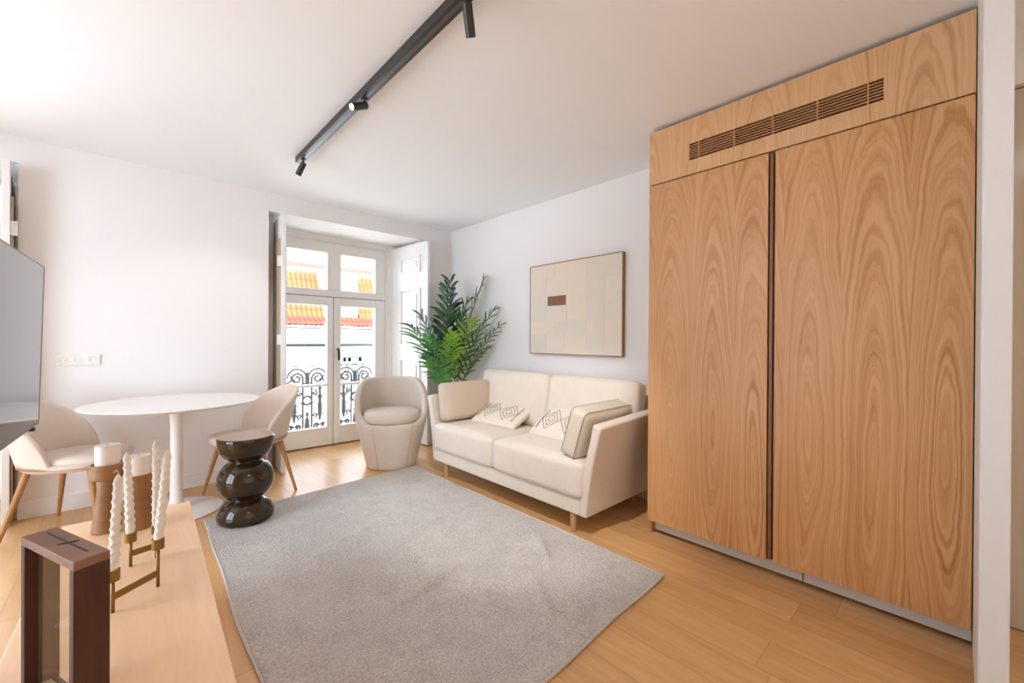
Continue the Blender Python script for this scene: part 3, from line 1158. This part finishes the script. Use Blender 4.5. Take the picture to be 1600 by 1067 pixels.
# ------------------------------------------------------------------ round table
tx, ty = .278, 3.69
tt = thing('round_table', (tx, ty, 0), 'round white pedestal dining table between the two dining chairs', 'table')
TABW = plain('white_table_lacquer', '#f3efeb', .3, var=.008)
part('tabletop', lathe(BM(), [(0, .740), (.43, .740), (.477, .754), (.487, .759), (.487, .762), (.484, .764), (0, .764)], (tx, ty), 96), TABW, tt, smooth=False)
part('pedestal', lathe(BM(), [(0, .02), (.055, .02), (.044, .05), (.038, .10), (.0355, .2), (.0355, .60), (.042, .70), (.07, .740), (0, .740)], (tx, ty), 40), TABW, tt, smooth=True)
part('base', lathe(BM(), [(0, .001), (.268, .001), (.270, .006), (.262, .011), (.15, .018), (.05, .024), (0, .024)], (tx, ty), 72), TABW, tt, smooth=True)

# ------------------------------------------------------------------ rug
def rug_mesh(n=150, m=150):
    c = {'nl': Vector((.345, .97)), 'nr': Vector((2.018, 1.008)), 'fr': Vector((2.020, 3.492)), 'fl': Vector((.392, 3.372))}
    ridges = [((1.15, 1.75), 12, .30, .022, .010), ((1.55, 2.35), 10, .42, .02, .007), ((1.25, 2.15), 14, .30, .018, .006), ((1.75, 1.6), 55, .22, .025, .008),
              ((1.35, 2.75), 8, .30, .02, .005), ((1.8, 2.7), 5, .25, .02, .006), ((1.0, 2.5), 20, .25, .02, .004), ((1.45, 1.35), 60, .3, .03, .006), ((1.7, 3.1), 10, .2, .018, .005)]
    bm = BM()
    top = []
    rnd = random.Random(3)
    ph = [rnd.uniform(0, 6) for _ in range(8)]
    for i in range(n + 1):
        u = i / n
        row = []
        for j in range(m + 1):
            v = j / m
            p = (c['nl'] * (1 - u) + c['nr'] * u) * (1 - v) + (c['fl'] * (1 - u) + c['fr'] * u) * v
            # soft wavering edges
            wv = .006 * math.sin(7 * v + ph[0]) + .004 * math.sin(17 * v + ph[1])
            hv = .006 * math.sin(6 * u + ph[2]) + .004 * math.sin(15 * u + ph[3])
            p = p + Vector((wv * (1 - u) ** 3, hv * (1 - v) ** 3 + hv * v ** 3 * .6))
            z = .011
            for (cx, cy), ang, ln, wd_, hh in ridges:
                a = rad(ang)
                dx, dy = p.x - cx, p.y - cy
                al, ac = dx * math.cos(a) + dy * math.sin(a), -dx * math.sin(a) + dy * math.cos(a)
                z += 2.6 * hh * math.exp(-(al / ln) ** 2 * 2 - (ac / wd_) ** 2)
            z += .0012 * (math.sin(9 * p.x + ph[4] + 4 * p.y) + math.sin(13 * p.y + ph[5] - 5 * p.x))
            row.append(bm.verts.new((p.x, p.y, max(.006, z))))
        top.append(row)
    for i in range(n):
        for j in range(m):
            bm.faces.new((top[i][j], top[i + 1][j], top[i + 1][j + 1], top[i][j + 1]))
    edge = [top[i][0] for i in range(n + 1)] + [top[n][j] for j in range(1, m + 1)] + [top[i][m] for i in range(n - 1, -1, -1)] + [top[0][j] for j in range(m - 1, 0, -1)]
    low = [bm.verts.new((v.co.x, v.co.y, .001)) for v in edge]
    for a in range(len(edge)):
        b = (a + 1) % len(edge)
        bm.faces.new((edge[b], edge[a], low[a], low[b]))
    bm.faces.new(low)
    return bm, [v.co.copy() for v in edge]


rg = thing('rug', (1.2, 2.2, 0), 'large grey wool area rug with wrinkles on the oak floor in front of sofa', 'rug')
bm, edge = rug_mesh()
part('pile', bm, RUGM, rg, smooth=True)
bm = BM()
tube(bm, [(p.x, p.y, .0075) for p in edge[::3]] + [(edge[0].x, edge[0].y, .0075)], .0065, 6, cap=False)
part('hem', bm, RUGE, rg, smooth=True, label='stitched hem of the rug')

# ------------------------------------------------------------------ glossy stool
sx, sy = .600, 3.200
st_ = thing('side_stool', (sx, sy, .013), 'glossy brown ceramic stool of three stacked bulges, on rug corner', 'stool')
prof = [(0, .013), (.142, .013), (.156, .022), (.163, .045)]
def arc(c, r, a0, a1, n=12, sr=1.0):
    return [(c[0] + r * math.cos(rad(a0 + (a1 - a0) * i / n)) , c[1] + r * sr * math.sin(rad(a0 + (a1 - a0) * i / n))) for i in range(n + 1)]
prof += [(.163, .06), (.158, .085), (.146, .110), (.128, .133), (.108, .148), (.086, .158)]
prof += [(.086, .163), (.110, .172), (.133, .193), (.152, .222), (.162, .255), (.164, .283), (.160, .312), (.148, .345), (.130, .372), (.108, .392), (.084, .402)]
prof += [(.084, .408), (.108, .420), (.130, .440), (.148, .468), (.158, .500), (.163, .535), (.164, .556), (.162, .560), (.150, .561), (0, .561)]
part('body', lathe(BM(), prof, (sx, sy), 72), GLAZE, st_, smooth=True)
part('top_disc', lathe(BM(), [(0, .5615), (.158, .5615), (.160, .563), (.158, .565), (0, .565)], (sx, sy), 72), plain('tan_reflection_top', '#c3a68c', .12, .55, var=.02), st_, label='glossy top with the tan reflection put into its colour')  # disc colour carries the tan reflection seen on the glossy brown top

# ------------------------------------------------------------------ sideboard under the television
sb_rot = rad(-2.0)
A0 = Vector((-.003, 1.45))


def sbw(u, v):
    """point u to the right, v away, in the sideboard's own plan"""
    d = Vector((math.sin(rad(2.0)), math.cos(rad(2.0))))
    r = Vector((d.y, -d.x))
    return A0 + r * u + d * v


sb = thing('sideboard', (A0.x, A0.y, 0), 'long low oak sideboard at left foreground holding candles and hourglass frame', 'sideboard', sb_rot)
hw, y0s, y1s = .197, -.92, .91
part('top', box(BM(), -hw, hw, y0s, y1s, .445, .47), OAKTOP, sb, bevel=.003, local=True)
bm = BM()
box(bm, -hw + .004, hw - .004, y0s + .004, y0s + .022, .12, .445)
box(bm, -hw + .004, hw - .004, y1s - .022, y1s - .004, .12, .445)
box(bm, -hw + .004, hw - .004, y0s + .022, y1s - .022, .12, .138)
box(bm, -hw + .004, -hw + .012, y0s + .022, y1s - .022, .138, .445)
part('body', bm, OAKTOP, sb, local=True)
for k in range(3):
    a = y0s + .024 + k * (y1s - y0s - .048) / 3
    b = a + (y1s - y0s - .048) / 3 - .004
    dr = part('door', box(BM(), hw - .024, hw - .005, a, b, .142, .441), OAKTOP, sb, local=True, bevel=.002)
    bm = BM()
    tube(bm, [(hw - .005, b - .05, .30), (hw + .012, b - .05, .30)], [.006, .009], 10)
    part('knob', bm, BRONZE, dr, local=True)
for a in (-hw + .04, hw - .04):
    for b in (y0s + .08, y1s - .08):
        bm = BM()
        tube(bm, [(a, b, .12), (a, b, .001)], [.018, .012], 12)
        part('leg', bm, LEGW, sb, local=True)
ZS = .47

# walnut hourglass frame: long side runs from (-.148,1.283) to (-.062,1.071)
P0, P1 = Vector((-.147, 1.282)), Vector((-.062, 1.072))
d = (P1 - P0)
Lh = d.length
d.normalize()
nn = Vector((-d.y, d.x))        # thickness direction, to the right of the long face
if nn.x < 0:
    nn = -nn
T_ = .051
zb, zt = ZS + .001, .80
Mx = Matrix(((d.x, nn.x, 0, P0.x), (d.y, nn.y, 0, P0.y), (0, 0, 1, 0), (0, 0, 0, 1)))
cx_ = Mx @ Vector((Lh / 2, T_ / 2, zb))
hg = thing('sand_timer', cx_, 'dark walnut framed glass sand timer standing at the near end of sideboard', 'decoration', math.atan2(d.y, d.x))
fr = .017
bm = BM()
box(bm, 0, fr, 0, T_, zb, zt - fr, Mx)
box(bm, Lh - fr, Lh, 0, T_, zb, zt - fr, Mx)
box(bm, fr, Lh - fr, 0, T_, zb, zb + fr, Mx)
part('frame', bm, WALNUT, hg, bevel=.0015)
part('top', box(BM(), 0, Lh, 0, T_, zt - fr, zt, Mx), WALNUTTOP, hg, bevel=.0015)
bm = BM()
box(bm, Lh * .10, Lh * .86, T_ * .55, T_ * .62, zt - .001, zt + .0006, Mx)
part('top_slot', bm, BLACKP, hg, label='dark slot line across the top')
bm = BM()
prism(bm, [(-.015, 0), (0, -.004), (.015, 0), (0, .004)], 'z', zt, zt + .0015)
bmesh.ops.transform(bm, matrix=Matrix.Translation((Mx @ Vector((Lh * .52, T_ * .58, 0))).to_3d()) @ Matrix.Rotation(math.atan2(d.y, d.x) + rad(62), 4, 'Z'), verts=bm.verts)
part('stopper', bm, BLACKP, hg)
for yy in (.010, T_ - .013):
    part('glass_pane', box(BM(), fr - .002, Lh - fr + .002, yy, yy + .003, zb + fr - .002, zt - fr + .002, Mx), GLASS2, hg)
bm = BM()
prof_ = [(fr, zb + fr)]
for i in range(13):
    q = i / 12
    prof_.append((fr + (Lh - 2 * fr) * q, zb + fr + .006 + .016 * math.exp(-((q - .5) / .22) ** 2)))
prof_.append((Lh - fr, zb + fr))
prism(bm, prof_, 'y', .014, T_ - .014)
bmesh.ops.transform(bm, matrix=Mx, verts=bm.verts)
part('sand', bm, plain('beige_sand', '#cdb693', .95, var=.1, scale=300), hg)

# bronze candle holder with four cups
cups = [(-.016, 1.531, .115), (.079, 1.602, .142), (.022, 1.802, .110), (.086, 1.818, .112)]
ch = thing('candle_holder', (.04, 1.69, ZS), 'bronze four-cup candle holder joined by flat bars on oak sideboard', 'candle holder')
for x, y, h_ in cups:
    bm = BM()
    tube(bm, [(x, y, ZS + .0005), (x, y, ZS + h_ - .026)], .0042, 10)
    part('post', bm, BRONZE, ch, smooth=True)
    part('cup', lathe(BM(), [(0, ZS + h_ - .030), (.0148, ZS + h_ - .030), (.0148, ZS + h_), (.0126, ZS + h_), (.0126, ZS + h_ - .012), (0, ZS + h_ - .012)], (x, y), 28), BRONZE, ch, bevel=.0006)
for a, b in ((0, 1), (2, 3), (1, 3)):
    p, q = Vector(cups[a][:2]), Vector(cups[b][:2])
    e = (q - p)
    L_ = e.length
    e.normalize()
    Mb = Matrix(((e.x, -e.y, 0, p.x), (e.y, e.x, 0, p.y), (0, 0, 1, 0), (0, 0, 0, 1)))
    part('bar', box(BM(), 0, L_, -.0022, .0022, ZS + .032, ZS + .050, Mb), BRONZE, ch)

labs = ['ivory twisted taper candle in the nearest cup, beside the sand timer', 'ivory twisted taper candle in the right front cup, leaning right',
        'ivory twisted taper candle in the left rear cup, before wooden pillar holders', 'ivory twisted taper candle in the right rear cup, tallest looking tip']
tops = [(.010, .004, .262), (.022, .006, .268), (-.010, .004, .268), (-.002, .004, .290)]
for (x, y, h_), (lx, ly, H_), lab in zip(cups, tops, labs):
    zb_ = ZS + h_ - .0115
    t = thing('taper_candle', (x, y, zb_), lab, 'candle', group='twisted taper candles')
    bm = BM()
    n_z, n_a = 110, 20
    rings = []
    for i in range(n_z + 1):
        q = i / n_z
        r = .0114 - .0030 * q
        if q > .94:
            r *= max(.18, math.cos((q - .94) / .06 * math.pi / 2 * .93))
        tw = 1.0 if q > .18 else q / .18
        ring = []
        for k_ in range(n_a):
            a = 2 * math.pi * k_ / n_a
            # helical bead running up one candle flank
            b = max(0, math.cos(2 * a - q * 2 * math.pi * 11)) ** 2
            rr_ = r * (1 + .27 * tw * b)
            z = zb_ + q * H_ if q > 0 else zb_
            rr_ = min(rr_, .0123) if q < .06 else rr_
            ring.append(bm.verts.new((x + lx * q + rr_ * math.cos(a), y + ly * q + rr_ * math.sin(a), z)))
        rings.append(ring)
    for i in range(n_z):
        for k_ in range(n_a):
            j = (k_ + 1) % n_a
            bm.faces.new((rings[i][k_], rings[i][j], rings[i + 1][j], rings[i + 1][k_]))
    bm.faces.new(rings[0][::-1])
    bm.faces.new(rings[-1])
    part('wax', bm, WAX, t, smooth=True)
    bm = BM()
    zt_ = zb_ + H_
    tube(bm, [(x + lx, y + ly, zt_ - .003), (x + lx, y + ly, zt_ + .006), (x + lx - .004, y + ly - .002, zt_ + .011), (x + lx - .009, y + ly - .003, zt_ + .006)], .0011, 6)
    part('wick', bm, WICK, t)

# turned wooden holders with pillar candles
hA = (-.038, 2.205)
t = thing('pillar_holder', (hA[0], hA[1], ZS), 'turned wooden pillar candle holder with flared foot and wide shallow cup', 'candle holder', group='turned wooden pillar candle holders')
part('stem', lathe(BM(), [(0, ZS + .0005), (.046, ZS + .0005), (.047, ZS + .006), (.041, ZS + .05), (.034, ZS + .11), (.029, ZS + .17), (.027, ZS + .198), (0, ZS + .198)], hA, 44), TURNED, t, smooth=False)
part('cup', lathe(BM(), [(0, ZS + .198), (.047, ZS + .198), (.050, ZS + .202), (.050, ZS + .252), (.0485, ZS + .254), (.0455, ZS + .254), (.0455, ZS + .222), (0, ZS + .222)], hA, 48), TURNED, t)
t = thing('pillar_candle', (hA[0], hA[1], ZS + .2225), 'wide ivory pillar candle standing in the wide cup of flared wooden holder', 'candle', group='ivory pillar candles')
part('wax', lathe(BM(), [(0, ZS + .2225), (.0355, ZS + .2225), (.0365, ZS + .225), (.0365, ZS + .322), (.034, ZS + .326), (.022, ZS + .322), (0, ZS + .320)], hA, 44), WAX, t, smooth=False, bevel=.001)
bm = BM()
tube(bm, [(hA[0], hA[1], ZS + .318), (hA[0], hA[1], ZS + .333)], .0012, 6)
part('wick', bm, WICK, t)
hB = (.050, 2.165)
t = thing('pillar_holder', (hB[0], hB[1], ZS), 'plain tapered wooden pillar candle holder standing behind the taper candles', 'candle holder', group='turned wooden pillar candle holders')
part('stem', lathe(BM(), [(0, ZS + .0005), (.049, ZS + .0005), (.050, ZS + .005), (.046, ZS + .09), (.042, ZS + .185), (.042, ZS + .204), (.040, ZS + .206), (.038, ZS + .206), (.038, ZS + .196), (0, ZS + .196)], hB, 44), TURNED, t)
t = thing('pillar_candle', (hB[0], hB[1], ZS + .1965), 'ivory pillar candle on the plain tapered wooden holder behind the tapers', 'candle', group='ivory pillar candles')
part('wax', lathe(BM(), [(0, ZS + .1965), (.0365, ZS + .1965), (.037, ZS + .199), (.037, ZS + .273), (.034, ZS + .277), (.02, ZS + .273), (0, ZS + .272)], hB, 40), WAX, t, bevel=.001)
bm = BM()
tube(bm, [(hB[0], hB[1], ZS + .270), (hB[0], hB[1], ZS + .284)], .0012, 6)
part('wick', bm, WICK, t)

# ------------------------------------------------------------------ television
rot = rad(2.64)
dv = Vector((math.sin(rot), math.cos(rot), 0))
PX = Vector((-.2335, 2.42, 0))       # far bottom corner on plan
tv = thing('television', (PX.x - .03 - .03, PX.y - .53, ZS), 'large dark glossy flat television on a stand over the sideboard, cut by the left edge', 'television')
tilt = rad(1.3)
nx_ = Vector((dv.y, -dv.x, 0))       # towards the room
upv = Vector((0, 0, 1)) * math.cos(tilt) + nx_ * math.sin(tilt)
nv = nx_ * math.cos(tilt) - Vector((0, 0, 1)) * math.sin(tilt)
MT = Matrix(((-dv.x, nv.x, upv.x, PX.x), (-dv.y, nv.y, upv.y, PX.y), (-dv.z, nv.z, upv.z, .870), (0, 0, 0, 1)))
wt, ht = 1.06, .605
part('screen', box(BM(), .004, wt - .004, -.006, 0, .012, ht - .004, MT), SCREEN, tv)
bm = BM()
box(bm, 0, wt, -.03, -.006, 0, ht, MT)
box(bm, 0, wt, -.006, .001, 0, .012, MT)
box(bm, 0, wt, -.006, .001, ht - .004, ht, MT)
box(bm, 0, .004, -.006, .001, .012, ht - .004, MT)
box(bm, wt - .004, wt, -.006, .001, .012, ht - .004, MT)
box(bm, .25, wt - .25, -.06, -.03, .06, .38, MT)
part('housing', bm, plain('silver_grey_housing', '#6d6a67', .4), tv, bevel=.001)
bm = BM()
box(bm, .10, .115, -.008, .006, -.012, 0, MT)
part('sensor', bm, BLACKP, tv)
sp_ = PX - dv * 1.0 - nx_ * .075
bm = BM()
tube(bm, [(sp_.x, sp_.y, ZS + .004), (sp_.x, sp_.y, 1.1)], .016, 12)
box(bm, sp_.x - .012, sp_.x + .05, sp_.y - .03, sp_.y + .03, 1.02, 1.10)
part('stand_pole', bm, LACQ, tv)
part('stand_foot', box(BM(), sp_.x - .03, sp_.x + .03, sp_.y - .10, sp_.y + .04, ZS + .0005, ZS + .008), LACQ, tv, bevel=.002)

# ------------------------------------------------------------------ wall socket strip
sk = thing('power_socket', (-.223, YB, 1.045), 'white triple wall socket above the left dining chair', 'socket')
part('plate', box(BM(), -.334, -.113, YB - .009, YB - .0002, 1.008, 1.082), plain('white_plastic', '#f0eeea', .3), sk, bevel=.003)
for k in range(3):
    cx = -.297 + k * .0735
    bm = BM()
    lathe(bm, [(.021, 0), (.024, 0), (.024, .004), (.021, .004), (.019, -.0), (.019, -.004), (0, -.004)], (0, 0), 28)
    bmesh.ops.transform(bm, matrix=Matrix.Translation((cx, YB - .009, 1.045)) @ Matrix.Rotation(rad(90), 4, 'X'), verts=bm.verts)
    ins = part('socket_insert', bm, plain('white_plastic_insert', '#e9e6e2', .3), sk)
    bm = BM()
    for q in (-.0095, .0095):
        tube(bm, [(cx + q, YB - .0105, 1.045), (cx + q, YB - .0042, 1.045)], .0028, 8)
    part('contact_hole', bm, plain('socket_hole', '#8b8580', .6), ins)

# ------------------------------------------------------------------ track light
tr = thing('light_track', (.935, 1.2, ZC), 'long black ceiling lighting track above the rug', 'light track')
part('rail', box(BM(), .910, .958, -1.6, 3.27, ZC - .042, ZC - .0005), BLACK, tr, bevel=.001)
bm = BM()
box(bm, .926, .942, -1.58, 3.25, ZC - .0426, ZC - .0415)
part('slot', bm, plain('track_slot', '#57514d', .35), tr)


def spot(y, aim, label, power, L=.105, r=.019, ang=60):
    ZT_ = ZC - .0428
    t = thing('spotlight', (.934, y, ZT_), label, 'spotlight', group='spotlights on the track')
    bm = BM()
    box(bm, .922, .946, y - .018, y + .018, ZT_ - .006, ZT_)
    tube(bm, [(.934, y, ZT_ - .006), (.934, y, ZT_ - .030)], .0055, 10)
    tube(bm, [(.924, y, ZT_ - .026), (.944, y, ZT_ - .026)], .006, 10)
    part('joint', bm, BLACK, t)
    a = Vector(aim).normalized()
    q = a.to_track_quat('Z', 'Y').to_matrix().to_4x4()
    p0 = Vector((.934, y, ZT_ - .034)) - a * .012
    Mh = Matrix.Translation(p0) @ q
    bm = BM()
    lathe(bm, [(0, 0), (r - .002, 0), (r, .002), (r, L), (r - .003, L), (r - .004, L - .008), (0, L - .008)], (0, 0), 32)
    bmesh.ops.transform(bm, matrix=Mh, verts=bm.verts)
    hd = part('head', bm, BLACK, t, smooth=False)
    bm = BM()
    lathe(bm, [(0, L - .0075), (r - .0045, L - .0075), (r - .0045, L - .005), (0, L - .005)], (0, 0), 28)
    bmesh.ops.transform(bm, matrix=Mh, verts=bm.verts)
    part('lens', bm, emit('lamp_lens', '#fff4e4', 12), hd, label='glowing lamp lens')
    ld = bpy.data.lights.new('spot_beam', 'SPOT')
    ld.energy = power
    ld.color = (.98, .98, 1.0)
    ld.spot_size = rad(ang)
    ld.spot_blend = .6
    ld.shadow_soft_size = .02
    lo = bpy.data.objects.new('spot_beam', ld)
    COL.objects.link(lo)
    lo.location = p0 + a * (L + .004)
    lo.rotation_euler = a.to_track_quat('-Z', 'Y').to_euler()


spot(3.17, (-.46, .86, -1.45), 'small black track spotlight nearest the window wall', 7, .095, ang=80)
spot(2.15, (-.72, -.20, -.42), 'black track spotlight in the middle, its glowing face turned to the left', 14)
spot(1.25, (.55, .42, -1.0), 'black track spotlight nearest the camera, pointing down at the sofa', 58)
spot(.10, (-.25, -1.0, -.12), 'added unseen track spotlight behind the camera, bouncing fill light off the rear wall', 230, ang=110)  # extra lamp added out of view, for soft fill off the near wall

# ------------------------------------------------------------------ potted palm
pc = Vector((2.62, 3.82, 0))
pl = thing('potted_palm', pc, 'tall green potted palm in the corner behind the tub armchair and sofa', 'plant')
part('pot', lathe(BM(), [(0, .001), (.10, .001), (.13, .24), (.132, .25), (.122, .25), (.118, .225), (0, .225)], (pc.x, pc.y), 36), plain('white_ceramic_pot', '#ddd8d0', .5), pl)
part('soil', lathe(BM(), [(0, .2255), (.116, .2255), (.116, .235), (0, .24)], (pc.x, pc.y), 28), plain('potting_soil', '#3a2a1e', 1, var=.3, scale=60), pl)
fronds = [
    # tip (x, y, z), bow direction, material, leaf length, share of rachis bare
    ((2.10, 3.72, 1.33), (-.10, 0, .22), 0, .20, .45),
    ((2.20, 3.55, 1.22), (-.06, -.05, .16), 0, .18, .42),
    ((2.25, 3.80, 1.46), (-.06, 0, .20), 1, .20, .45),
    ((2.50, 3.72, 1.75), (-.05, -.03, .10), 1, .22, .40),
    ((2.62, 3.78, 1.86), (-.04, 0, .10), 1, .22, .42),
    ((2.72, 3.60, 1.62), (0, -.04, .12), 0, .22, .38),
    ((2.86, 3.50, 1.86), (-.05, -.05, .12), 3, .20, .52),
    ((2.84, 3.30, 1.52), (0, -.06, .14), 0, .19, .45),
    ((2.85, 3.22, 1.36), (0.02, -.06, .10), 3, .17, .40),
    ((2.40, 3.42, 1.26), (-.04, -.06, .18), 2, .17, .46),
    ((2.62, 3.40, 1.40), (0, -.05, .14), 2, .20, .40),
    ((2.26, 3.70, 1.02), (-.08, 0, .20), 0, .17, .42),
    ((2.45, 3.62, 1.52), (-.05, -.02, .10), 1, .22, .38),
    ((2.84, 3.40, 1.12), (.02, -.05, .12), 3, .15, .45),
    ((2.68, 3.66, 1.48), (0, -.02, .12), 0, .22, .36),
]
rl = random.Random(11)
for tip, bow, mi, ll, bare in fronds:
    tip = Vector(tip)
    a = pc + Vector((rl.uniform(-.05, .05), rl.uniform(-.05, .05), .23))
    ctrl = (a + tip) / 2 + Vector(bow)
    ctrl.x = a.x * .6 + ctrl.x * .4
    ctrl.y = a.y * .6 + ctrl.y * .4
    bz = lambda t: a * (1 - t) ** 2 + ctrl * 2 * t * (1 - t) + tip * t ** 2
    bm = BM()
    pts = [bz(i / 14) for i in range(15)]
    tube(bm, pts, [.0065 - .0055 * i / 14 for i in range(15)], 6)
    for f in bm.faces:
        f.material_index = 1
    nl = 11
    for i in range(nl):
        t = bare + (1 - bare) * (i + .5) / nl
        p = bz(t)
        tg = (bz(min(1, t + .02)) - bz(t - .02)).normalized()
        side = tg.cross(Vector((0, 0, 1)))
        if side.length < .1:
            side = tg.cross(Vector((0, 1, 0)))
        side.normalize()
        # turn the feather a little towards the room so both rows show
        upn = side.cross(tg).normalized()
        for s in (-1, 1):
            q = (t - bare) / (1 - bare)
            L = 1.15 * ll * (.55 + .75 * math.sin(math.pi * min(1, q * .75 + .22))) * rl.uniform(.85, 1.1)
            ang = rad(52 - 26 * q + rl.uniform(-8, 8))
            dr = (tg * math.cos(ang) + side * s * math.sin(ang) + upn * rl.uniform(-.05, .30)).normalized()
            wv = dr.cross(upn).normalized()
            wmax = .0142 * rl.uniform(.8, 1.25) * (1.25 if mi in (1, 2) else 1)
            prevv = None
            K = 6
            for k_ in range(K + 1):
                f = k_ / K
                c = p + dr * L * f + Vector((0, 0, -1)) * L * .30 * f ** 2.2
                if c.x > 2.912:
                    c.x = 2.912
                wd_ = wmax * (math.sin(math.pi * (f * .86 + .10)) ** .8) * (1 if k_ < K else .05)
                fold = upn * wd_ * .45
                tri = (bm.verts.new(c + wv * wd_ + fold), bm.verts.new(c), bm.verts.new(c - wv * wd_ + fold))
                if prevv:
                    bm.faces.new((prevv[0], prevv[1], tri[1], tri[0]))
                    bm.faces.new((prevv[1], prevv[2], tri[2], tri[1]))
                prevv = tri
    for v in bm.verts:
        if v.co.x > 2.915:
            v.co.x = 2.915
    part('frond', bm, [LEAVES[mi], STEM], pl, smooth=True)
